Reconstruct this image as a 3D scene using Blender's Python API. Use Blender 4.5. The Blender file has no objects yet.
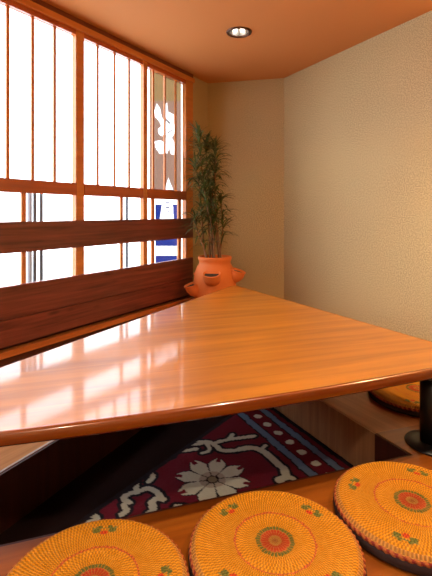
import bpy, bmesh, math, random
from mathutils import Vector, Matrix, noise
random.seed(7)
C = bpy.context.scene.collection
PI = math.pi
F = 430.0; H = 1.10; HZ = 213.0; CX = 216.0

def P(px, py, z):
    """point of the level plane z that the photograph shows at px, py"""
    Y = (H - z) * F / (py - HZ)
    return Vector(((px - CX) / F * Y, Y, z))

# ------------------------------------------------------------ materials
def mat(name):
    m = bpy.data.materials.new(name); m.use_nodes = True
    nt = m.node_tree
    return m, nt, nt.nodes, nt.links, nt.nodes['Principled BSDF']

def simple(name, col, rough=.5, metal=0, coat=0, bump=0, bscale=200, spec=.5):
    m, nt, N, L, b = mat(name)
    b.inputs['Base Color'].default_value = (*col, 1)
    b.inputs['Roughness'].default_value = rough
    b.inputs['Metallic'].default_value = metal
    b.inputs['Coat Weight'].default_value = coat
    b.inputs['Specular IOR Level'].default_value = spec
    if bump:
        tc = N.new('ShaderNodeTexCoord'); n = N.new('ShaderNodeTexNoise'); n.inputs['Scale'].default_value = bscale
        bp = N.new('ShaderNodeBump'); bp.inputs['Strength'].default_value = bump; bp.inputs['Distance'].default_value = .003
        L.new(tc.outputs['Object'], n.inputs['Vector']); L.new(n.outputs['Fac'], bp.inputs['Height']); L.new(bp.outputs['Normal'], b.inputs['Normal'])
    return m

def wood(name, c1, c2, ang=0, scale=(1.2, 22, 22), rough=.35, coat=0, coat_rough=.1, knots=False, spec=.5, lo=.35, hi=.68, bump=.08):
    """grain runs along the local direction ang"""
    m, nt, N, L, b = mat(name)
    tc = N.new('ShaderNodeTexCoord')
    rt = N.new('ShaderNodeMapping'); rt.inputs['Rotation'].default_value = (0, 0, -ang)
    mp = N.new('ShaderNodeMapping'); mp.inputs['Scale'].default_value = scale
    L.new(tc.outputs['Object'], rt.inputs['Vector']); L.new(rt.outputs['Vector'], mp.inputs['Vector'])
    n = N.new('ShaderNodeTexNoise'); n.inputs['Scale'].default_value = 1.0; n.inputs['Detail'].default_value = 5; n.inputs['Roughness'].default_value = .6
    n.inputs['Distortion'].default_value = .5
    L.new(mp.outputs['Vector'], n.inputs['Vector'])
    r = N.new('ShaderNodeValToRGB')
    r.color_ramp.elements[0].position = lo; r.color_ramp.elements[0].color = (*c1, 1)
    r.color_ramp.elements[1].position = hi; r.color_ramp.elements[1].color = (*c2, 1)
    L.new(n.outputs['Fac'], r.inputs['Fac'])
    col = r.outputs['Color']
    if knots:
        v = N.new('ShaderNodeTexVoronoi'); v.inputs['Scale'].default_value = 1.0
        mk = N.new('ShaderNodeMapping'); mk.inputs['Scale'].default_value = (2.3, 9, 9)
        L.new(rt.outputs['Vector'], mk.inputs['Vector']); L.new(mk.outputs['Vector'], v.inputs['Vector'])
        k = N.new('ShaderNodeValToRGB'); k.color_ramp.elements[0].position = .05; k.color_ramp.elements[0].color = (.25, .2, .2, 1)
        k.color_ramp.elements[1].position = .16; k.color_ramp.elements[1].color = (1, 1, 1, 1)
        L.new(v.outputs['Distance'], k.inputs['Fac'])
        mx = N.new('ShaderNodeMix'); mx.data_type = 'RGBA'; mx.blend_type = 'MULTIPLY'; mx.inputs['Factor'].default_value = .8
        L.new(col, mx.inputs['A']); L.new(k.outputs['Color'], mx.inputs['B']); col = mx.outputs['Result']
    L.new(col, b.inputs['Base Color'])
    b.inputs['Roughness'].default_value = rough
    b.inputs['Specular IOR Level'].default_value = spec
    b.inputs['Coat Weight'].default_value = coat; b.inputs['Coat Roughness'].default_value = coat_rough
    if bump:
        bp = N.new('ShaderNodeBump'); bp.inputs['Strength'].default_value = bump; bp.inputs['Distance'].default_value = .002
        L.new(n.outputs['Fac'], bp.inputs['Height']); L.new(bp.outputs['Normal'], b.inputs['Normal'])
    return m

def vcol(name, rough=.8, bump=0, bscale=300, trans=0, weave=None, sheen=0):
    """colour from the mesh's own colour attribute (woven, dyed or printed pattern)"""
    m, nt, N, L, b = mat(name)
    a = N.new('ShaderNodeVertexColor'); a.layer_name = 'Col'
    L.new(a.outputs['Color'], b.inputs['Base Color'])
    b.inputs['Roughness'].default_value = rough
    b.inputs['Specular IOR Level'].default_value = .25
    b.inputs['Sheen Weight'].default_value = sheen
    tc = N.new('ShaderNodeTexCoord')
    if weave:
        mp = N.new('ShaderNodeMapping'); mp.inputs['Scale'].default_value = weave
        w = N.new('ShaderNodeTexWave'); w.inputs['Scale'].default_value = 1; w.inputs['Distortion'].default_value = .8; w.inputs['Detail'].default_value = 1
        L.new(tc.outputs['UV'], mp.inputs['Vector']); L.new(mp.outputs['Vector'], w.inputs['Vector'])
        h = w.outputs['Fac']
        mx = N.new('ShaderNodeMix'); mx.data_type = 'RGBA'; mx.blend_type = 'MULTIPLY'; mx.inputs['Factor'].default_value = .5
        L.new(a.outputs['Color'], mx.inputs['A']); L.new(w.outputs['Color'], mx.inputs['B']); L.new(mx.outputs['Result'], b.inputs['Base Color'])
    else:
        n = N.new('ShaderNodeTexNoise'); n.inputs['Scale'].default_value = bscale
        L.new(tc.outputs['Object'], n.inputs['Vector']); h = n.outputs['Fac']
    if bump:
        bp = N.new('ShaderNodeBump'); bp.inputs['Strength'].default_value = bump; bp.inputs['Distance'].default_value = .003
        L.new(h, bp.inputs['Height']); L.new(bp.outputs['Normal'], b.inputs['Normal'])
    if trans:
        t = N.new('ShaderNodeBsdfTranslucent'); mxs = N.new('ShaderNodeMixShader'); mxs.inputs[0].default_value = trans
        L.new(a.outputs['Color'], t.inputs['Color']); L.new(b.outputs[0], mxs.inputs[1]); L.new(t.outputs[0], mxs.inputs[2])
        L.new(mxs.outputs[0], N['Material Output'].inputs['Surface'])
    return m

def plaster(name, c1, c2, c3, scale=105, bump=.35):
    m, nt, N, L, b = mat(name)
    tc = N.new('ShaderNodeTexCoord')
    n = N.new('ShaderNodeTexNoise'); n.inputs['Scale'].default_value = scale; n.inputs['Detail'].default_value = 3
    n2 = N.new('ShaderNodeTexNoise'); n2.inputs['Scale'].default_value = 1.6; n2.inputs['Detail'].default_value = 2
    L.new(tc.outputs['Object'], n.inputs['Vector']); L.new(tc.outputs['Object'], n2.inputs['Vector'])
    r = N.new('ShaderNodeValToRGB'); r.color_ramp.elements[0].position = .38; r.color_ramp.elements[1].position = .62
    r.color_ramp.elements[0].color = (*c1, 1); r.color_ramp.elements[1].color = (*c2, 1)
    L.new(n.outputs['Fac'], r.inputs['Fac'])
    mx = N.new('ShaderNodeMix'); mx.data_type = 'RGBA'
    r2 = N.new('ShaderNodeMapRange'); r2.inputs['From Min'].default_value = .4; r2.inputs['From Max'].default_value = .7; r2.inputs['To Max'].default_value = .5
    L.new(n2.outputs['Fac'], r2.inputs['Value']); L.new(r2.outputs['Result'], mx.inputs['Factor'])
    L.new(r.outputs['Color'], mx.inputs['A']); mx.inputs['B'].default_value = (*c3, 1)
    L.new(mx.outputs['Result'], b.inputs['Base Color'])
    b.inputs['Roughness'].default_value = .75; b.inputs['Specular IOR Level'].default_value = .3
    bp = N.new('ShaderNodeBump'); bp.inputs['Strength'].default_value = bump; bp.inputs['Distance'].default_value = .004
    L.new(n.outputs['Fac'], bp.inputs['Height']); L.new(bp.outputs['Normal'], b.inputs['Normal'])
    return m

def emis(name, col, s):
    m, nt, N, L, b = mat(name)
    b.inputs['Base Color'].default_value = (*col, 1)
    b.inputs['Emission Color'].default_value = (*col, 1); b.inputs['Emission Strength'].default_value = s
    return m

def glass_mat():
    m, nt, N, L, b = mat('window_glass'); N.remove(b)
    t = N.new('ShaderNodeBsdfTransparent'); g = N.new('ShaderNodeBsdfGlossy'); g.inputs['Roughness'].default_value = .02
    lw = N.new('ShaderNodeLayerWeight'); lw.inputs['Blend'].default_value = .5
    pw_ = N.new('ShaderNodeMath'); pw_.operation = 'POWER'; pw_.inputs[1].default_value = 5
    f = N.new('ShaderNodeMath'); f.operation = 'MULTIPLY_ADD'; f.inputs[1].default_value = .9; f.inputs[2].default_value = .03
    L.new(lw.outputs['Facing'], pw_.inputs[0]); L.new(pw_.outputs[0], f.inputs[0])
    mx = N.new('ShaderNodeMixShader')
    L.new(f.outputs[0], mx.inputs[0]); L.new(t.outputs[0], mx.inputs[1]); L.new(g.outputs[0], mx.inputs[2])
    L.new(mx.outputs[0], N['Material Output'].inputs['Surface'])
    return m

GR = math.atan2(.317, .948); WA_ = math.atan2(.8557, .5174)
M = {}
M['table'] = wood('honey_table_wood', (.29, .092, .002), (.46, .160, .003), lo=.36, hi=.64, ang=GR, scale=(.9, 15, 15), rough=.42, coat=.6, coat_rough=.085, spec=.6, bump=.015)
M['table_edge'] = wood('table_edge_wood', (.17, .034, .004), (.25, .058, .007), ang=GR, scale=(1, 40, 40), rough=.25, coat=.6)
M['frame'] = wood('window_frame_wood', (.60, .20, .035), (.72, .27, .05), scale=(2, 30, 30), rough=.4, coat=.3)
M['rail'] = wood('window_rail_wood', (.42, .095, .022), (.52, .13, .03), scale=(2, 30, 30), rough=.35, coat=.3)
M['board'] = wood('dark_board_wood', (.10, .020, .014), (.24, .054, .034), scale=(1.5, 14, 34), rough=.42, coat=.2, knots=True, bump=.2)
M['ledge'] = wood('ledge_wood', (.42, .12, .025), (.55, .17, .04), scale=(2, 30, 30), rough=.35, coat=.3)
M['shaded_crown'] = wood('shaded_crown_wood', (.17, .045, .018), (.24, .065, .024), scale=(2, 30, 30), rough=.5)  # dark brown holds the shadow below the ceiling in the strip's colour
M['dado'] = wood('dark_dado_wood', (.06, .015, .01), (.10, .025, .014), rough=.5)
M['floor_a'] = wood('front_deck_wood', (.23, .056, .005), (.34, .098, .009), ang=GR, scale=(1.2, 26, 26), rough=.3, coat=.3, coat_rough=.2)
M['floor_b'] = wood('side_deck_wood', (.38, .13, .04), (.52, .20, .07), ang=math.radians(118), scale=(1.2, 26, 26), rough=.45, coat=.1, coat_rough=.3)
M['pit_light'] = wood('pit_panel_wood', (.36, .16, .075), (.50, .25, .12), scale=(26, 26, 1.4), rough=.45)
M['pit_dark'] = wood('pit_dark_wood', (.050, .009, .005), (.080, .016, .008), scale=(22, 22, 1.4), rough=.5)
M['pit_floor'] = simple('dark_pit_carpet', (.016, .006, .005), .95, bump=.5, bscale=250, spec=.1)
M['floor_l'] = wood('window_side_deck_wood', (.50, .20, .055), (.66, .30, .09), ang=WA_, scale=(1.2, 26, 26), rough=.6, spec=.2)
M['alu'] = simple('edge_trim_metal', (.62, .50, .42), .5, .0)
M['wall'] = plaster('sand_wall_plaster', (.36, .29, .140), (.64, .52, .275), (.54, .44, .225))
M['ceiling'] = simple('salmon_ceiling_paint', (.60, .26, .085), .8, bump=.15, bscale=120, spec=.2)
M['black'] = simple('black_painted_metal', (.008, .008, .009), .35)
M['terra'] = simple('terracotta', (.78, .205, .038), .7, bump=.3, bscale=60)
M['soil'] = simple('potting_soil', (.03, .018, .01), .95, bump=.8, bscale=150)
M['cane'] = wood('cane_bark', (.20, .09, .035), (.34, .18, .07), scale=(40, 40, 6), rough=.7)
M['chrome'] = simple('dull_chrome', (.5, .46, .42), .25, 1)
M['darkring'] = simple('bronze_ring', (.10, .045, .025), .35, .7)
M['straw'] = vcol('woven_straw', .65, bump=.9, weave=(42, 0, 0))
M['cord'] = vcol('cord_binding', .75, bump=.5, bscale=400)
M['backing'] = simple('dark_backing_cloth', (.028, .010, .010), .85, bump=.5, bscale=400)
M['rug'] = vcol('woven_rug_pile', .95, bump=.8, bscale=330, sheen=0)
M['noren'] = vcol('dyed_cloth', .9, bump=.2, bscale=600, trans=.5)
M['glass'] = glass_mat()
M['post'] = simple('outdoor_steel', (.05, .06, .08), .5)
M['postl'] = simple('outdoor_pale_steel', (.22, .24, .28), .5)
M['street'] = simple('pale_pavement', (.75, .75, .74), .9, bump=.3, bscale=30)
M['bulb'] = emis('lamp_tube_glow', (1, .95, .85), 5)
M['bulbw'] = emis('warm_bulb_glow', (1, .72, .4), 12)
M['paper'] = simple('paper_shade', (.8, .7, .55), .9)

def leafmat():
    m, nt, N, L, b = mat('long_leaf_green')
    a = N.new('ShaderNodeVertexColor'); a.layer_name = 'Col'
    L.new(a.outputs['Color'], b.inputs['Base Color']); b.inputs['Roughness'].default_value = .5
    t = N.new('ShaderNodeBsdfTranslucent'); mx = N.new('ShaderNodeMixShader'); mx.inputs[0].default_value = .25
    L.new(a.outputs['Color'], t.inputs['Color']); L.new(b.outputs[0], mx.inputs[1]); L.new(t.outputs[0], mx.inputs[2])
    L.new(mx.outputs[0], N['Material Output'].inputs['Surface'])
    return m
M['leaf'] = leafmat()

# ------------------------------------------------------------ helpers
def link(name, me, parent=None, loc=(0, 0, 0), rz=0):
    o = bpy.data.objects.new(name, me); C.objects.link(o)
    o.location = loc; o.rotation_euler = (0, 0, rz)
    if parent: o.parent = parent
    return o

def build(name, bm, mats, parent=None, loc=(0, 0, 0), rz=0, smooth=False, bevel=0):
    if bevel:
        es = [e for e in bm.edges if len(e.link_faces) == 2 and e.calc_face_angle(0) > .6]
        bmesh.ops.bevel(bm, geom=es, offset=bevel, segments=2, affect='EDGES', profile=.6)
    bmesh.ops.recalc_face_normals(bm, faces=bm.faces[:])
    me = bpy.data.meshes.new(name); bm.to_mesh(me); bm.free()
    for m in (mats if isinstance(mats, (list, tuple)) else [mats]): me.materials.append(m)
    if smooth:
        me.shade_smooth() if hasattr(me, 'shade_smooth') else None
    return link(name, me, parent, loc, rz)

def box(bm, x0, x1, y0, y1, z0, z1):
    vs = [bm.verts.new((x, y, z)) for z in (z0, z1) for y in (y0, y1) for x in (x0, x1)]
    for f in ((0, 2, 3, 1), (4, 5, 7, 6), (0, 1, 5, 4), (2, 6, 7, 3), (0, 4, 6, 2), (1, 3, 7, 5)):
        bm.faces.new([vs[i] for i in f])
    return bm

def prism(bm, pts, z0, z1):
    a = [bm.verts.new((p[0], p[1], z0)) for p in pts]; b = [bm.verts.new((p[0], p[1], z1)) for p in pts]
    n = len(pts)
    bm.faces.new(b); bm.faces.new(a[::-1])
    for i in range(n): bm.faces.new((a[i], a[(i + 1) % n], b[(i + 1) % n], b[i]))
    return bm

def lathe(bm, prof, n=48, c=(0, 0, 0), cap=False):
    rings = []
    for r, z in prof:
        rings.append([bm.verts.new((c[0] + r * math.cos(2 * PI * i / n), c[1] + r * math.sin(2 * PI * i / n), c[2] + z)) for i in range(n)])
    for a, b in zip(rings, rings[1:]):
        for i in range(n): bm.faces.new((a[i], a[(i + 1) % n], b[(i + 1) % n], b[i]))
    if cap:
        bm.faces.new(rings[0][::-1]); bm.faces.new(rings[-1])
    return bm

def tube(bm, pts, rad, n=8):
    rings = []
    for i, p in enumerate(pts):
        p = Vector(p)
        d = (Vector(pts[min(i + 1, len(pts) - 1)]) - Vector(pts[max(i - 1, 0)])).normalized()
        u = d.cross(Vector((1, .1, 0))).normalized(); v = d.cross(u)
        r = rad[i] if isinstance(rad, (list, tuple)) else rad
        rings.append([bm.verts.new(p + r * (u * math.cos(2 * PI * k / n) + v * math.sin(2 * PI * k / n))) for k in range(n)])
    for a, b in zip(rings, rings[1:]):
        for i in range(n): bm.faces.new((a[i], a[(i + 1) % n], b[(i + 1) % n], b[i]))
    bm.faces.new(rings[0][::-1]); bm.faces.new(rings[-1])
    return bm

def BM(): return bmesh.new()
def tag(o, label, cat, group=None):
    o['label'] = label; o['category'] = cat
    if group: o['group'] = group
    return o
def struct(o, label=None, cat=None):
    o['kind'] = 'structure'
    if label: o['label'] = label
    if cat: o['category'] = cat
    return o
def thing(name, label, cat, loc=(0, 0, 0), rz=0, group=None):
    return tag(link(name, None, None, loc, rz), label, cat, group)

# ------------------------------------------------------------ plan of the room
W0 = Vector((-1.456, 2.898)); WD = Vector((.5174, .8557)); WN = Vector((-.8557, .5174)); WA = math.atan2(WD.y, WD.x)
def wp(t, off=0): return W0 + WD * t + WN * off
def tpx(px, off=0):
    k = (px - CX) / F
    ax = -1.456 - .8557 * off; ay = 2.898 + .5174 * off
    return (ax - ay * k) / (.8557 * k - .5174)
def wz(px, py, off=0):
    y = 2.898 + .5174 * off + .8557 * tpx(px, off)
    return H + (HZ - py) * y / F

CEIL = 2.65
c1 = wp(2.62)                       # left wall meets the short wall
c2 = Vector((.781, 4.94))            # short wall meets the right wall
RD = Vector((.465, -.885))
c3 = c2 + RD * 7.0
c4 = wp(-4.7)

# pit outline at platform level
A = P(413, 455, 0).to_2d(); B = P(376.5, 433, 0).to_2d()
LP = P(50, 443, 0).to_2d(); LQ = P(0, 473, 0).to_2d()
FP = P(0, 547, 0).to_2d()
def meet(p, d, q, e):
    den = d.x * e.y - d.y * e.x
    s = ((q.x - p.x) * e.y - (q.y - p.y) * e.x) / den
    return p + d * s
FD = (A - FP).normalized(); LD = (LP - LQ).normalized(); PD = (B - A).normalized()
FLc = meet(LP, LD, A, FD)
apex = meet(LP, LD, B, PD)
TL = apex - LD * .45; TR = apex - PD * .45
PIT = -.25

# ---- floor pieces
farx = meet(B, FD, c2, RD)
def slab(name, pts, m):
    return struct(build(name, prism(BM(), pts, -.035, 0), m))
fr_end = A + FD * 0
front_far_left = meet(FLc, FD, W0, WD)
slab('floor', [front_far_left, FLc, A, B, farx, c3, c4], M['floor_a'])
slab('floor_right', [B, TR, c2, farx], M['floor_b'])
slab('floor_left', [front_far_left, c1, TL, FLc], M['floor_l'])
slab('floor_back', [TL, c1, c2, TR], M['floor_b'])
struct(build('floor_pit', prism(BM(), [FLc, A, B, TR, TL], PIT - .03, PIT), M['pit_floor']))
def pitwall(name, p, q, m, out=.03):
    d = (q - p).normalized(); n = Vector((d.y, -d.x)) * out
    return struct(build(name, prism(BM(), [p, q, q + n, p + n], PIT, -.035 if False else -.0005), m))
pitwall('wall_pit_left', TL, FLc, M['pit_dark'], -.0) if False else None
def pw(name, p, q, m, cen=Vector((0, 2.2))):
    d = (q - p).normalized(); n = Vector((d.y, -d.x))
    if n.dot(cen - p) < 0: n = -n
    return struct(build(name, prism(BM(), [p, q, q + n * .012, p + n * .012], PIT, -.002), m))
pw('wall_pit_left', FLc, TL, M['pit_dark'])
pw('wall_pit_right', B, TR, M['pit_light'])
pw('wall_pit_right_near', A, B, M['pit_dark'])  # near end of the right pit wall, coloured darker than the rest
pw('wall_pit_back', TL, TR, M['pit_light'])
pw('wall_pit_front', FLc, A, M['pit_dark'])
# pale strip along the left edge of the pit
d = LD; n = Vector((-d.y, d.x))
struct(build('trim_2', prism(BM(), [FLc, TL, TL + n * .010, FLc + n * .010], 0, .002), M['alu']))

# ---- walls
def wall(name, p, q, z0=PIT, z1=CEIL, m=None, out=.12):
    d = (q - p); L = d.length; a = math.atan2(d.y, d.x)
    return struct(build(name, box(BM(), 0, L, 0, out, z0, z1), m or M['wall'], loc=(p.x, p.y, 0), rz=a))
TB = -3.7; SILL = .42; HEAD = 2.515
wall('wall_left', wp(-4.7), c1, -.3, .165)
wall('wall_left_window_side', wp(2.265), c1, .165, CEIL)
wall('wall_left_rear', wp(-4.7), wp(TB), .165, CEIL)
wall('wall_left_lintel', wp(TB), wp(2.265), 2.60, CEIL)
wall('wall_end', c1, c2)
wall('wall_right', c2, c3)
wall('wall_back', c3, c4)

# ceiling with openings for the recessed lamps
LAMPS = [P(239, 32, 0)]
lamp0 = Vector(((239 - CX) / F * 3.68, 3.68))
lamps = [lamp0, Vector((.75, 1.62)), Vector((-.15, -.55)), Vector((-1.2, 1.0))]
bm = BM()
def loop(pts):
    vs = [bm.verts.new((p[0], p[1], CEIL)) for p in pts]
    return [bm.edges.new((vs[i], vs[(i + 1) % len(vs)])) for i in range(len(vs))]
es = loop([c1 + Vector((-.05, .05)), c2 + Vector((.05, .05)), c3 + Vector((.1, -.1)), c4 + Vector((-.1, -.1))])
LR = .088
for l in lamps: es += loop([(l.x + LR * math.cos(2 * PI * i / 40), l.y + LR * math.sin(2 * PI * i / 40)) for i in range(40)])
bmesh.ops.triangle_fill(bm, use_beauty=True, use_dissolve=False, edges=es)
struct(build('ceiling', bm, M['ceiling']))
# crown strip between window head and ceiling
def wbox(name, t0, t1, y0, y1, z0, z1, m, parent=None, bev=.003):
    """box in the window wall's frame; x along the wall, y outwards"""
    return build(name, box(BM(), t0, t1, y0, y1, z0, z1), m, parent, bevel=bev)
W3 = (W0.x, W0.y, 0)
struct(build('trim_3', box(BM(), TB, 2.265, -.035, 0, 2.600, CEIL), M['shaded_crown'], loc=W3, rz=WA, bevel=.004))
struct(build('trim_4', box(BM(), TB, 2.265, -.055, 0, 2.555, 2.600), M['frame'], loc=W3, rz=WA, bevel=.004))

# ------------------------------------------------------------ windows (one per bay)
RL0, RL1 = wz(0, 192), wz(0, 178)      # middle rail
def bay(i, t0, t1, ups, lows, pl=.035, last=False):
    w = link(f'window_{i}', None, None, W3, WA)
    struct(w)
    fr = BM()
    for a, b in ((t0 - pl, t0 + pl),) + (((t1 - .005, 2.265),) if last else ()):
        box(fr, a, b, -.03, .016, SILL, HEAD + .04)
    build('window_frame', fr, M['frame'], w, bevel=.004)
    hb = BM(); box(hb, t0 + pl, t1 - (pl if not last else .005), -.03, .016, HEAD, 2.555)
    build('head_rail', hb, M['rail'], w, bevel=.003)
    rb = BM(); box(rb, t0 + pl, t1 - (pl if not last else .005), -.038, .016, RL0, RL1)
    build('middle_rail', rb, M['rail'], w, bevel=.004)
    sb = BM(); box(sb, t0 + pl, t1 - (pl if not last else .005), -.03, .016, SILL, SILL + .06)
    build('bottom_rail', sb, M['rail'], w, bevel=.003)
    for u in ups:
        build('mullion', box(BM(), u - .011, u + .011, -.012, .001, RL1, HEAD), M['frame'], w, bevel=.002)
    for l_, wd in lows:
        build('lower_mullion', box(BM(), l_ - wd / 2, l_ + wd / 2, -.012, .006, SILL + .06, RL0), M['frame'], w, bevel=.002)
    build('upper_pane', box(BM(), t0 + pl, t1 - .005, .003, .007, RL1, HEAD), M['glass'], w)
    build('lower_pane', box(BM(), t0 + pl, t1 - .005, .009, .013, SILL + .06, RL0), M['glass'], w)
    return w
T1 = (tpx(73) + tpx(82)) / 2; T2 = tpx(143.2)
W = T2 - T1
bay(1, T2, tpx(184), [tpx(152.5), tpx(164.2), tpx(175)], [(tpx(152.3), .045), (tpx(179), .055)], pl=.028, last=True)
bay(2, T1, T2, [tpx(97), tpx(114), tpx(128.5)], [(tpx(121), .03)], pl=.042)
bay(3, T1 - W, T1, [tpx(7), tpx(32), tpx(54)], [(tpx(23), .035)], pl=.04)
for k in range(2, 6):
    a = T1 - W * k
    bay(2 + k, a, a + W, [a + W * q for q in (.25, .5, .75)], [(a + W * .5, .03)], pl=.04)
TB2 = T1 - W * 5
# ledge + dark dado under the boards
struct(build('trim_5', box(BM(), TB, 2.265, -.075, 0, .135, .175), M['ledge'], loc=W3, rz=WA, bevel=.004))
struct(build('baseboard_left', box(BM(), TB, 2.265, -.03, 0, 0, .135), M['dado'], loc=W3, rz=WA))
struct(build('wall_left_dado', box(BM(), TB, 2.265, -.005, .05, .175, SILL), M['dado'], loc=W3, rz=WA))

# backrest boards on the window side
def zb(py): return H + (HZ - py) * 2.84 / F
BD = [(zb(254), zb(222), 'upper dark wooden rail across the window glass, with white daylight above and below it', -.065),
      (zb(321), zb(287.5), 'wide reddish dark wooden board just below the lowest strip of window glass', -.065),
      (zb(348), zb(321) - .005, 'lowest dark wooden board, directly above the thin orange ledge', -.063)]
for z0, z1, lab, y in BD:
    b = build('wooden_rail', box(BM(), TB, 2.215, y, -.031, z0, z1), M['board'], loc=W3, rz=WA, bevel=.0015)
    tag(b, lab, 'board', None)

# ------------------------------------------------------------ table
TT = .398; TH = .048
tl0 = P(0, 366.5, TT).to_2d(); tl1 = P(218, 290, TT).to_2d()
tr0 = P(252, 289.5, TT).to_2d(); tr1 = P(432, 341, TT).to_2d()
f0 = P(0, 430.5, TT).to_2d(); fm = P(216, 405, TT).to_2d(); f1 = P(432, 367.5, TT).to_2d()
cl = meet(tl0, (tl1 - tl0), f0, (fm - f0)); cr = meet(tr0, (tr1 - tr0), f1, (f1 - fm))
def corner(a, c, b, r, n=8):
    u = (a - c).normalized(); v = (b - c).normalized(); half = u.angle(v) / 2
    p, q = c + u * r, c + v * r
    return [(p * (1 - s) ** 2 + c * 2 * s * (1 - s) + q * s * s) for s in [i / n for i in range(n + 1)]]
ap = meet(tl0, tl1 - tl0, tr0, tr1 - tr0)
front = []
for i in range(0, 25):
    s = i / 24
    front.append(cl.lerp(cr, s))
# bow the front edge through the middle point
def bow(p):
    d = (cr - cl); s = (p - cl).dot(d) / d.length_squared
    n = Vector((d.y, -d.x)).normalized()
    s0 = (fm - cl).dot(d) / d.length_squared; k = (fm - cl).dot(n) / (4 * s0 * (1 - s0))
    return p + n * 4 * s * (1 - s) * k
poly = corner(tl1, cl, front[3], .12) + [bow(p) for p in front[2:-2]] + corner(front[-3], cr, tr0, .10) + corner(tr1, ap, tl1, .10)
# clean consecutive duplicates
pp = []
for p in poly:
    if not pp or (p - pp[-1]).length > .004: pp.append(p)
if (pp[0] - pp[-1]).length < .004: pp.pop()
cen = sum(pp, Vector((0, 0))) / len(pp)
legs_at = [P(433, 444, 0).to_2d(), Vector((-1.12, 1.30)), Vector((.13, 3.15))]
base = Vector((cen.x, cen.y, 0))
tb = thing('low_table', 'large glossy orange-brown wooden triangular table with a bowed front edge over the sunken floor', 'table', base)
bm = BM()
loc = [p - cen for p in pp]
prof = [(0, TT - TH), (.006, TT - TH + .008), (.010, TT - TH + .02), (.008, TT - .008), (.000, TT - .001), (-.008, TT)]
def offset(pts, o):
    res = []; n = len(pts)
    for i in range(n):
        a, b, c = pts[i - 1], pts[i], pts[(i + 1) % n]
        e1 = (b - a).normalized(); e2 = (c - b).normalized(); nn = (Vector((e1.y, -e1.x)) + Vector((e2.y, -e2.x))).normalized()
        res.append(b + nn * o)
    return res
area = sum(loc[i - 1].x * loc[i].y - loc[i].x * loc[i - 1].y for i in range(len(loc)))
if area < 0: loc = loc[::-1]
rings = [[bm.verts.new((q.x, q.y, z)) for q in offset(loc, o - .008)] for o, z in prof]
n = len(loc)
for a, b in zip(rings, rings[1:]):
    for i in range(n):
        f = bm.faces.new((a[i], a[(i + 1) % n], b[(i + 1) % n], b[i])); f.material_index = 1; f.smooth = True
bm.faces.new(rings[0][::-1]).material_index = 1
bm.faces.new(rings[-1])
bmesh.ops.recalc_face_normals(bm, faces=bm.faces[:])
build('tabletop', bm, [M['table'], M['table_edge']], tb)
for q in legs_at:
    c = (q.x - cen.x, q.y - cen.y, 0)
    z0 = 0
    leg = build('leg', lathe(BM(), [(.058, z0 + .018), (.058, TT - TH - .012)], 32, (0, 0, 0), True), M['black'], tb, loc=c, smooth=True)
    build('base_plate', lathe(BM(), [(.122, z0), (.125, z0 + .004), (.120, z0 + .010), (.07, z0 + .016)], 48, (0, 0, 0), True), M['black'], leg, smooth=True)
    build('mounting_plate', lathe(BM(), [(.11, TT - TH - .012), (.11, TT - TH)], 32, (0, 0, 0), True), M['black'], leg)

# ------------------------------------------------------------ rug
RZ = PIT + .012
nrm = Vector((.899, .438)); alo = Vector((-.438, .899))
def uv(p): return (1.640 - nrm.dot(p), alo.dot(p))      # u from the right edge inwards, v along it
def rp(px, py): return uv(P(px, py, RZ).to_2d())
U1 = 1.5; V0, V1 = .75, 3.0
def seg(p, a, b):
    ax, ay = a; bx, by = b; px, py = p
    dx, dy = bx - ax, by - ay; l = dx * dx + dy * dy
    s = max(0, min(1, ((px - ax) * dx + (py - ay) * dy) / l)) if l else 0
    return math.hypot(px - ax - s * dx, py - ay - s * dy)
r4 = lambda x, y: rp(150 + x / 2.88, 400 + y / 2.88)
r3 = lambda x, y: rp(60 + x / 3.086, 420 + y / 3.086)
scrolls = [([r4(*q) for q in ((372, 238), (392, 228), (388, 205), (365, 188), (345, 166), (318, 148), (290, 140), (262, 146))], .026),
           ([r4(*q) for q in ((262, 148), (235, 152), (205, 152), (186, 132), (160, 122), (135, 135), (105, 128), (75, 136))], .019),
           ([r4(*q) for q in ((190, 128), (225, 118), (262, 114), (300, 108))], .018),
           ([r4(*q) for q in ((228, 118), (238, 104))], .016), ([r4(*q) for q in ((160, 124), (176, 150), (150, 158))], .014),
           ([r4(*q) for q in ((320, 148), (332, 136))], .014), ([r4(*q) for q in ((392, 226), (412, 232))], .018),
           ([r3(*q) for q in ((275, 296), (292, 284), (282, 262), (296, 246), (318, 252))], .02),
           ([r3(*q) for q in ((318, 252), (300, 226), (268, 214), (240, 228), (205, 236), (192, 250), (215, 262))], .017),
           ([r3(*q) for q in ((240, 228), (232, 196), (244, 172), (272, 166), (290, 180), (274, 196))], .017),
           ([r3(*q) for q in ((272, 166), (262, 146), (300, 140), (312, 124), (345, 120))], .015),
           ([r3(*q) for q in ((345, 120), (350, 96), (385, 102), (420, 94))], .016),
           ([r3(*q) for q in ((385, 80), (410, 68), (430, 72))], .014),
           ([r3(*q) for q in ((195, 268), (210, 286), (190, 300))], .016),
           ([r3(*q) for q in ((68, 304), (100, 300), (120, 312), (90, 322))], .016),
           ([r3(*q) for q in ((360, 274), (385, 276))], .018)]
def smooth(pl):
    for _ in range(2):
        q = [pl[0]]
        for a, b in zip(pl, pl[1:]):
            q += [(a[0] * .75 + b[0] * .25, a[1] * .75 + b[1] * .25), (a[0] * .25 + b[0] * .75, a[1] * .25 + b[1] * .75)]
        pl = q + [pl[-1]]
    return pl
scrolls = [(smooth(a), b * .85) for a, b in scrolls]
extra = []
for poly_, w_ in scrolls:      # the same motifs again further along the rug, under the table
    extra.append(([(u, 2 * 2.50 - v) for u, v in poly_], w_))
scrolls += extra
fc = rp(212.5, 481.5); flowers = [(fc, .185), ((fc[0], fc[1] + .98), .16)]
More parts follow.
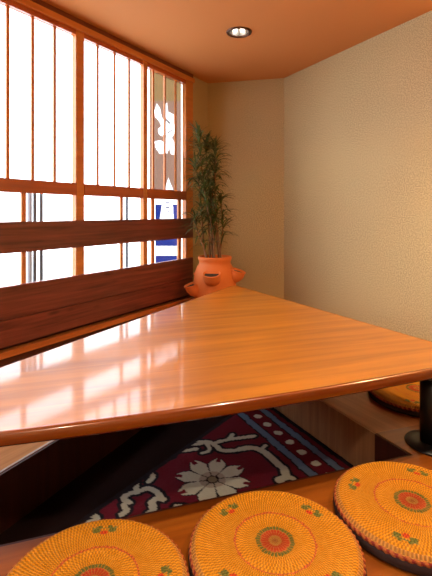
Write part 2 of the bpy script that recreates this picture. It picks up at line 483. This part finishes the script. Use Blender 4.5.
def rugcol(u, v):
    red = (.155, .005, .018); blue = (.14, .20, .31); dark = (.010, .006, .012); cream = (.68, .67, .54)
    w = noise.noise(Vector((u * 25, v * 25, 0))) * .007
    uu = u + w
    if uu < .022: return dark
    if uu < .060: return red if uu > .032 else dark
    if uu < .066: return dark
    if uu < .108: return blue
    if uu < .116: return dark
    if uu < .215:
        k = round((v - dotv) / .117); dv = v - dotv - k * .117
        if math.hypot((u - .165) / 1.0, dv / 1.0) < .026 + w: return cream
        return red
    if uu < .222: return dark
    if uu < .268: return blue
    if uu < .278: return dark
    for (fu, fv), R in flowers:
        dx, dy = u - fu, v - fv; r = math.hypot(dx, dy); th = math.atan2(dy, dx) + .15
        if r < R * 1.05:
            if r < R * .13: return (.30, .25, .16)
            if r < R * .17: return dark
            s = th / (2 * PI / 8); s -= round(s)
            x = s * (2 * PI / 8) * r                 # across the petal
            k = r / R
            hw = R * (.03 + .23 * min(1, k * 1.3)) if k < .74 else R * .255 * max(0, (1.05 - k) / .31) ** .6
            if k > .84 and abs(x) < .012: return red   # notch at the tip
            if abs(x) < min(hw, math.tan(PI / 8) * r - .0035):
                return cream if k > .36 else (.50, .42, .32)
            if abs(x) < hw + .008: return dark
    best = 9
    for pl, w_ in scrolls:
        for a, b in zip(pl, pl[1:]):
            dd = seg((u, v), a, b) - w_ * (1 + w * 40)
            if dd < best: best = dd
    if best < 0: return (.58, .56, .44)
    if best < .017: return dark
    return red
dotv = rp(286.6, 444.7)[1]
bm = BM(); cl_ = bm.loops.layers.color.new('Col') if False else None
stp = .0055
nu = int(U1 / stp); nv = int((V1 - V0) / stp)
cols = []; grid = []
# keep the rug inside the pit
inner = [FLc, A, B, TR, TL]
def inside(p, polyg, marg=0):
    r = True; n = len(polyg); s = sum(polyg[i - 1].x * polyg[i].y - polyg[i].x * polyg[i - 1].y for i in range(n))
    for i in range(n):
        a, b = polyg[i - 1], polyg[i]; e = (b - a).normalized()
        cr_ = e.x * (p.y - a.y) - e.y * (p.x - a.x)
        if (cr_ if s > 0 else -cr_) < marg: return False
    return r
EA = P(83, 519, RZ).to_2d(); EB = P(190, 444, RZ).to_2d(); EN = (EB - EA).normalized(); EN = Vector((EN.y, -EN.x))
vmap = {}
for i in range(nu + 1):
    for j in range(nv + 1):
        u = i * stp; v = V0 + j * stp
        p = nrm * (1.640 - u) + alo * v
        if not inside(p, inner, .016): continue
        el = (p - EA).dot(EN)
        if el < 0: continue
        z = RZ + .0025 * noise.noise(Vector((u * 9, v * 9, 1))) + .0012 * noise.noise(Vector((u * 70, v * 70, 1)))
        vmap[(i, j)] = (bm.verts.new((p.x, p.y, z)), (.012, .006, .010) if el < .03 else rugcol(u, v))
bm.verts.index_update()
for (i, j), (v_, _) in list(vmap.items()):
    if (i + 1, j) in vmap and (i, j + 1) in vmap and (i + 1, j + 1) in vmap:
        bm.faces.new((v_, vmap[(i + 1, j)][0], vmap[(i + 1, j + 1)][0], vmap[(i, j + 1)][0]))
colors = [c for _, c in vmap.values()]
def setcol(o, cols):
    a = o.data.color_attributes.new('Col', 'FLOAT_COLOR', 'POINT')
    flat = []
    for c in cols: flat += [c[0], c[1], c[2], 1]
    a.data.foreach_set('color', flat)
me = bpy.data.meshes.new('patterned_rug'); bmesh.ops.recalc_face_normals(bm, faces=bm.faces[:]); bm.to_mesh(me); bm.free(); me.materials.append(M['rug'])
rug = link('patterned_rug', me); setcol(rug, colors)
sol = rug.modifiers.new('thick', 'SOLIDIFY'); sol.thickness = .010; sol.offset = -1
tag(rug, 'burgundy rug with a cream flower, scrolls and blue striped border lying in the sunken floor', 'rug')

# ------------------------------------------------------------ straw cushions
CR = .272; CT = .056
def strawcol(r, th):
    k = r / CR
    base = (.72, .285, .010); red = (.68, .06, .012); green = (.16, .165, .03)
    w = .012 * noise.noise(Vector((r * 90, th * 6, 0)))
    k2 = k + w
    if k2 < .035: return (.62, .22, .04)
    if k2 < .075: return (.72, .34, .06)
    if k2 < .165: return red if (math.sin(th * 26) > -.75) else (.70, .25, .05)
    if k2 < .175: return (.6, .25, .05)
    if k2 < .225: return green if math.sin(th * 34) > -.85 else base
    if .455 < k2 < .478: return (.60, .12, .03)
    if .93 < k: return (.60, .26, .05)
    for m_ in range(4):
        a = PI / 2 * m_ + .62
        x = r * math.cos(th - a) / CR - .72; y = r * math.sin(th - a) / CR
        if math.hypot((x + .02) / .035, (y) / .045) < 1: return red
        for s in (-1, 1):
            if math.hypot((x - .01) / .038, (y - s * .095) / .05) < 1: return green
            if math.hypot((x - .07) / .03, (y - s * .06) / .03) < 1: return green
        if abs(x - .055) < .012 and abs(y) < .15: return (.28, .24, .06)
    v = .06 * noise.noise(Vector((r * 60, math.cos(th) * 8, math.sin(th) * 8)))
    return (base[0] + v, base[1] + v * .7, base[2] + v * .2)
def make_cushion():
    root = thing('straw_cushion', 'x', 'cushion')
    na = 300; per = .0125; nr = int(CR / per * 5)
    bm = BM(); cols = []
    cv = bm.verts.new((0, 0, CT + .004)); cols.append(strawcol(0, 0))
    prev = None; rings = []
    for i in range(1, nr + 1):
        r = i / nr * (CR - .006); k = r / CR
        ring = []
        for j in range(na):
            th = 2 * PI * j / na
            z = CT + .004 * (1 - k * k) + .0021 * abs(math.sin(PI * r / per)) + .0016 * noise.noise(Vector((r * 12 * math.cos(th), r * 12 * math.sin(th), 3)))
            z -= .020 * max(0, (k - .90) / .10) ** 2
            ring.append(bm.verts.new((r * math.cos(th), r * math.sin(th), z))); cols.append(strawcol(r, th))
        rings.append((r, ring))
    r0 = rings[0][1]
    uvl = bm.loops.layers.uv.new('UVMap')
    for j in range(na): bm.faces.new((cv, r0[j], r0[(j + 1) % na]))
    for (ra, a), (rb, b) in zip(rings, rings[1:]):
        for j in range(na):
            f = bm.faces.new((a[j], b[j], b[(j + 1) % na], a[(j + 1) % na]))
            # cord strands: about one strand every 11 mm whatever the ring
            ri = int((ra + rb) / 2 / per)
            for lp, (rr, jj) in zip(f.loops, ((ra, j), (rb, j), (rb, j + 1), (ra, j + 1))):
                lp[uvl].uv = (jj / na * (1.0 if ra > .13 else .5) + ri * .0031, rr)
    for f in bm.faces: f.smooth = True
    bm.verts.index_update(); bmesh.ops.recalc_face_normals(bm, faces=bm.faces[:])
    me = bpy.data.meshes.new('woven_top'); bm.to_mesh(me); bm.free(); me.materials.append(M['straw'])
    o = link('woven_top', me, root); setcol(o, cols)
    # twisted cord binding round the rim
    bm = BM(); cols = []; nb = 480; nc = 10; rr = []
    for j in range(nb):
        th = 2 * PI * j / nb; ring = []
        for k in range(nc):
            ph = 2 * PI * k / nc; tw = math.sin(th * 70 + ph)
            rad = .0062 + .0014 * tw
            R = CR - .006 + rad * math.cos(ph)
            ring.append(bm.verts.new((R * math.cos(th), R * math.sin(th), CT - .017 + rad * 1.2 * math.sin(ph))))
            cols.append((.42, .12, .03) if tw > -.1 else (.20, .018, .014))
        rr.append(ring)
    for j in range(nb):
        a, b = rr[j], rr[(j + 1) % nb]
        for k in range(nc): bm.faces.new((a[k], a[(k + 1) % nc], b[(k + 1) % nc], b[k])).smooth = True
    bmesh.ops.recalc_face_normals(bm, faces=bm.faces[:])
    me = bpy.data.meshes.new('rim_cord'); bm.to_mesh(me); bm.free(); me.materials.append(M['cord'])
    o = link('rim_cord', me, root); setcol(o, cols); o['label'] = 'reddish twisted rim cord'
    o = build('underside', lathe(BM(), [(CR - .035, 0), (CR - .012, .002), (CR + .002, .008), (CR + .003, .022), (CR + .001, .034), (CR - .010, CT - .016)], 96, (0, 0, 0), True), M['backing'], root, smooth=True)
    o['label'] = 'dark cloth underside'
    return root
def dup(root, loc, rz):
    r = root.copy(); C.objects.link(r); r.location = loc; r.rotation_euler = (0, 0, rz)
    for ch in list(root.children):
        c = ch.copy(); C.objects.link(c); c.parent = r
    return r
G = 'round woven straw cushions round the table'
cu = make_cushion()
def place(o, q, rz, lab):
    o.location = (q.x, q.y, 0); o.rotation_euler = (0, 0, rz); tag(o, lab, 'cushion', G)
place(cu, P(275, 541, CT + .004), .15, 'round woven straw cushion in the middle of the front row, between the two others')
place(dup(cu, (0, 0, 0), 0), P(93, 582, CT + .004), 1.05, 'round woven straw cushion at the left end of the front row')
place(dup(cu, (0, 0, 0), 0), P(412, 501, CT + .004), 2.0, 'round woven straw cushion at the right end of the front row')
place(dup(cu, (0, 0, 0), 0), P(417, 388.5, CT + .004), .4, 'round woven straw cushion behind the black table leg, by the right wall')

# ------------------------------------------------------------ potted plant
pc = Vector((-.012, 4.47)); 
pl = thing('potted_plant', 'tall leafy cane plant in an orange terracotta pot with side pockets', 'plant', (pc.x, pc.y, 0))
pot = build('pot', lathe(BM(), [(.12, 0), (.15, .02), (.185, .12), (.212, .26), (.222, .38), (.212, .47), (.188, .54), (.165, .575), (.163, .60), (.172, .615), (.176, .64), (.170, .652), (.152, .650), (.146, .61), (.146, .585)], 64, (0, 0, 0)), M['terra'], pl, smooth=True)
build('soil', lathe(BM(), [(.149, .600), (.02, .606)], 40, (0, 0, 0), True), M['soil'], pot)
pockets = [(math.radians(-98), .46, .20), (math.radians(196), .33, .205), (math.radians(-12), .47, .205), (math.radians(75), .3, .2), (math.radians(-45), .17, .185), (math.radians(128), .42, .2)]
for a, z, r in pockets:
    bm = BM()
    R = .088
    rings = []
    prof = [(.012, -.125), (.050, -.112), (.078, -.080), (.090, -.040), (.088, -.010), (.082, .006), (.092, .018), (.090, .026), (.078, .024), (.070, -.010), (.02, -.030)]
    lathe(bm, prof, 32, (0, 0, 0), True)
    for v in bm.verts:     # shear the bowl inwards so that it grows out of the belly
        v.co.x -= max(0, -v.co.z) * .30
        v.co = Matrix.Rotation(math.radians(17), 3, 'Y') @ v.co
    pk = build('side_pocket', bm, M['terra'], pot, loc=((r + .026) * math.cos(a), (r + .026) * math.sin(a), z + .02), rz=a, smooth=True)
    sb_ = lathe(BM(), [(.074, .006), (.01, .010)], 20, (0, 0, 0), True); bmesh.ops.rotate(sb_, verts=sb_.verts[:], matrix=Matrix.Rotation(math.radians(17), 3, 'Y')); build('pocket_soil', sb_, M['soil'], pk)
# canes and leaves
zt = 1.93
canes = [((-.05, -.02), (-.15, -.03), 1.88), ((.03, .03), (-.09, .06), 1.80), ((.05, -.03), (.00, -.05), 1.66), ((-.02, .06), (-.02, .04), 1.78),
         ((-.07, .02), (-.21, -.05), 1.58), ((.06, .03), (.07, .05), 1.22), ((.0, -.07), (-.09, -.13), 1.35), ((-.09, -.03), (-.19, -.08), 1.05)]
for ci, (b0, top, hz) in enumerate(canes):
    pts = []
    for k in range(15):
        s = k / 14
        x = b0[0] * (1 - s) + top[0] * s + .018 * math.sin(s * 5 + ci); y = b0[1] * (1 - s) + top[1] * s + .015 * math.cos(s * 6 + ci * 2)
        pts.append(Vector((x, y, .59 + (hz - .59) * s)))
    build('cane', tube(BM(), pts, [.011 - .007 * k / 14 for k in range(15)], 8), M['cane'], pl, smooth=True)
    bm = BM(); cols = []
    nl = int(88 * (hz - .75) / 1.1) + 14
    for li in range(nl):
        s = 1 - (random.random() ** 1.7) * .74
        fi = s * 14; k = int(min(13, fi)); p = pts[k].lerp(pts[k + 1], fi - k)
        a = li * 2.4 + random.uniform(-.4, .4); L_ = random.uniform(.14, .26) * (1.0 if s < .9 else .9); w = random.uniform(.007, .012)
        up = random.uniform(.2, 1.15) + (.5 if s > .93 else 0); droop = random.uniform(.9, 2.0)
        dirh = Vector((math.cos(a), math.sin(a), 0)); side = Vector((-math.sin(a), math.cos(a), 0))
        ang = up; q = p.copy(); last = None
        g = random.uniform(.6, 1.25); colr = (.050 * g + .014, .095 * g, .026 * g)
        if random.random() < .06: colr = (.20, .15, .05)
        for m_ in range(7):
            t = m_ / 6; ww = w * (math.sin(PI * min(1, t * .86 + .14)) ** .7)
            fold = Vector((0, 0, ww * .35))
            row = [bm.verts.new(q + side * ww + fold), bm.verts.new(q), bm.verts.new(q - side * ww + fold)]
            cols += [colr, (colr[0] * 1.5, colr[1] * 1.4, colr[2]), colr]
            if last:
                bm.faces.new((last[0], last[1], row[1], row[0])); bm.faces.new((last[1], last[2], row[2], row[1]))
            last = row
            q = q + (dirh * math.cos(ang) + Vector((0, 0, math.sin(ang)))) * (L_ / 6); ang -= droop / 6
    # keep leaves clear of the walls
    for v in bm.verts:
        wpt = Vector((v.co.x + pc.x, v.co.y + pc.y)); dist = -(wpt - W0).dot(WN)
        if dist < .10: v.co.x += (.10 - dist) * .8557; v.co.y -= (.10 - dist) * .5174
    me = bpy.data.meshes.new('foliage'); bm.to_mesh(me); bm.free(); me.materials.append(M['leaf'])
    fo = link('foliage', me, pl); setcol(fo, cols)

# ------------------------------------------------------------ lamps
def downlight(l, lab, power, size_deg=120, col=(1, .78, .52)):
    t = thing('recessed_ceiling_lamp', lab, 'lamp', (l.x, l.y, CEIL), 0, 'recessed ceiling lamps')
    build('trim_ring', lathe(BM(), [(.086, .002), (.086, -.010), (.094, -.014), (.106, -.010), (.110, -.001)], 48), M['darkring'], t, smooth=True)
    build('reflector', lathe(BM(), [(.087, 0), (.080, .035), (.060, .085), (.045, .10), (.001, .10)], 48), M['chrome'], t, smooth=True)
    for s in (-1, 1):
        bm = tube(BM(), [(s * .030, -.040 + .0, .030), (s * .030, .040, .030)], .017, 14)
        build('lamp_tube', bm, M['bulb'], t, smooth=True)
    ld = bpy.data.lights.new('downlight_beam', 'SPOT'); ld.energy = power; ld.color = col; ld.spot_size = math.radians(size_deg); ld.spot_blend = .6; ld.shadow_soft_size = .05
    lo = bpy.data.objects.new('downlight_beam', ld); C.objects.link(lo); lo.location = (l.x, l.y, CEIL - .03)
    return t
downlight(lamps[0], 'small round recessed ceiling lamp with dark ring and two white tubes, near the far wall', 14)
downlight(lamps[1], 'round recessed ceiling lamp over the right side of the table', 150)
downlight(lamps[2], 'round recessed ceiling lamp behind the viewpoint over the front cushions', 150)
downlight(lamps[3], 'unseen ceiling lamp added by the window side to light the room', 25)  # extra lamp out of view, added to light the room
# pendant lamp right of the view
pp_ = Vector((1.85, 2.25, 2.12))
pn = thing('pendant_lamp', 'paper-shaded pendant lamp hanging beside the right wall', 'lamp', pp_)
build('lamp_shade', lathe(BM(), [(.10, .10), (.15, .02), (.19, -.08)], 40), M['paper'], pn, smooth=True)
build('bulb', lathe(BM(), [(.008, .06), (.02, .04), (.035, 0), (.025, -.03), (.005, -.036)], 20, (0, 0, 0), True), M['bulbw'], pn, smooth=True)
build('cord', tube(BM(), [(0, 0, .06), (0, 0, CEIL - pp_.z - .02)], .004, 8), M['black'], pn)
build('ceiling_rose', lathe(BM(), [(.05, CEIL - pp_.z - .02), (.05, CEIL - pp_.z)], 24, (0, 0, 0), True), M['black'], pn)
ld = bpy.data.lights.new('pendant_light', 'POINT'); ld.energy = 140; ld.color = (1, .66, .32); ld.shadow_soft_size = .06
lo = bpy.data.objects.new('pendant_light', ld); C.objects.link(lo); lo.location = pp_ + Vector((0, 0, .01))

# ------------------------------------------------------------ outside the window
struct(build('ground_outside', box(BM(), -9, 9, .14, 9, -.30, -.25), M['street'], loc=W3, rz=WA))
for px, r, m, lab in ((29.5, .022, 'postl', 'pale grey steel post outside the window, left of two dark posts'), (34.8, .016, 'post', 'left one of two dark steel posts close together outside the window'),
                      (41.2, .016, 'post', 'right one of two dark steel posts close together outside the window'), (126.8, .016, 'post', 'single dark steel post outside the window, behind the second bay')):
    t = tpx(px, .6); p = wp(t, .6)
    o = build('steel_post', lathe(BM(), [(r, -.25), (r, 1.30), (r * .5, 1.31)], 20, (0, 0, 0), True), M[m], loc=(p.x, p.y, 0), smooth=True)
    tag(o, lab, 'post', 'steel posts outside the window')

def pip(x, y, pg):
    c = False; n = len(pg)
    for i in range(n):
        x1, y1 = pg[i - 1]; x2, y2 = pg[i]
        if (y1 > y) != (y2 > y) and x < (x2 - x1) * (y - y1) / (y2 - y1) + x1: c = not c
    return c
def cloth(name, px0, px1, pyt, pyb, off, colf, lab, cat, nx=70, nz=190, wave=.012):
    t0, t1 = tpx(px0, off), tpx(px1, off); z1 = wz(px0, pyt, off); z0 = wz(px0, pyb, off)
    bm = BM(); cols = []; g = []
    yof = lambda t: 2.898 + .5174 * off + .8557 * t
    for i in range(nx + 1):
        row = []
        for j in range(nz + 1):
            t = t0 + (t1 - t0) * i / nx; z = z0 + (z1 - z0) * j / nz
            x = CX + F * (-1.456 - .8557 * off + .5174 * t) / yof(t); y = HZ - (z - H) * F / yof(t)
            row.append(bm.verts.new((t - t0, wave * math.sin(t * 22) * (1.2 - j / nz), z - z0))); cols.append(colf(x, y))
        g.append(row)
    for i in range(nx):
        for j in range(nz): bm.faces.new((g[i][j], g[i + 1][j], g[i + 1][j + 1], g[i][j + 1])).smooth = True
    me = bpy.data.meshes.new('cloth_panel'); bm.to_mesh(me); bm.free(); me.materials.append(M['noren'])
    p = wp(t0, off); root = thing(name, lab, cat, (p.x, p.y, z0), WA)
    o = link('cloth_panel', me, root); setcol(o, cols)
    build('hanging_rod', tube(BM(), [(-.06, 0, z1 - z0 + .006), (t1 - t0 + .06, 0, z1 - z0 + .006)], .009, 10), M['post'], root)
    return root
zz = lambda L_: [(140 + x / 7.2, 75 + y / 7.2) for x, y in L_]
z2 = lambda L_: [(140 + x / 4.6, 150 + y / 4.6) for x, y in L_]
gl = [zz([(122, 205), (106, 260), (112, 300), (132, 325), (150, 365), (130, 392), (134, 425), (155, 442), (172, 420), (170, 330), (152, 300), (142, 240)]),
      zz([(110, 478), (114, 520), (140, 568), (168, 565), (168, 485), (140, 470)]),
      zz([(180, 205), (196, 200), (203, 262), (243, 285), (248, 420), (232, 450), (248, 490), (248, 575), (228, 572), (216, 525), (198, 565), (178, 560), (186, 440), (180, 380), (180, 300)]),
      z2([(135, 128), (154, 182), (112, 182)])]
marks = [zz([(165, 292), (222, 340), (216, 356), (160, 306)]), zz([(196, 418), (236, 388), (232, 402), (200, 428)])]
def nor(x, y):
    for m_ in marks:
        if pip(x, y, m_): return (.10, .085, .08)
    for g_ in gl:
        if pip(x, y, g_): return (.9, .9, .9)
    if y < 101: return (.17, .108, .045)
    return (.175, .105, .075)
cloth('shop_curtain', 149.6, 181.2, 70, 194, .14, nor, 'grey-brown cloth curtain with white brush lettering hanging outside the third upper window', 'curtain')
bw = [z2([(102, 245), (150, 245), (154, 318), (90, 318)])]
bmk = [z2([(118, 240), (136, 240), (136, 246), (118, 246)]), z2([(118, 262), (136, 262), (136, 268), (118, 268)]), z2([(126, 280), (134, 280), (134, 286), (126, 286)])]
def blu(x, y):
    for m_ in bmk:
        if pip(x, y, m_): return (.05, .06, .12)
    if y < 204.5: return (.9, .9, .9)
    if pip(x, y, bw[0]) and y < 219: return (.9, .9, .9)
    if 246 < y < 255.5: return (.9, .9, .9)
    return (.010, .022, .13)
cloth('hanging_banner', 155, 178, 197.5, 264, .20, blu, 'blue and white cloth banner seen outside through the low window by the corner', 'banner', nx=50, nz=120, wave=.006)

# ------------------------------------------------------------ daylight
w = bpy.data.worlds.new('overcast_sky'); bpy.context.scene.world = w; w.use_nodes = True
bg = w.node_tree.nodes['Background']; bg.inputs['Color'].default_value = (.86, .91, 1.0, 1); bg.inputs['Strength'].default_value = 7.0

# ------------------------------------------------------------ camera
cam = bpy.data.cameras.new('camera'); co = bpy.data.objects.new('camera', cam); C.objects.link(co)
co.location = (0, 0, H); co.rotation_euler = (PI / 2, 0, 0)
cam.sensor_fit = 'AUTO'; cam.sensor_width = 36; cam.lens = F / 576 * 36; cam.shift_y = -(288 - HZ) / 576; cam.clip_start = .02
sc = bpy.context.scene; sc.camera = co
sc.view_settings.view_transform = 'Standard'; sc.view_settings.look = 'None'; sc.view_settings.gamma = 1
sc.view_settings.use_curve_mapping = False; sc.view_settings.exposure = -0.08
sc.cycles.max_bounces = 10; sc.cycles.diffuse_bounces = 6
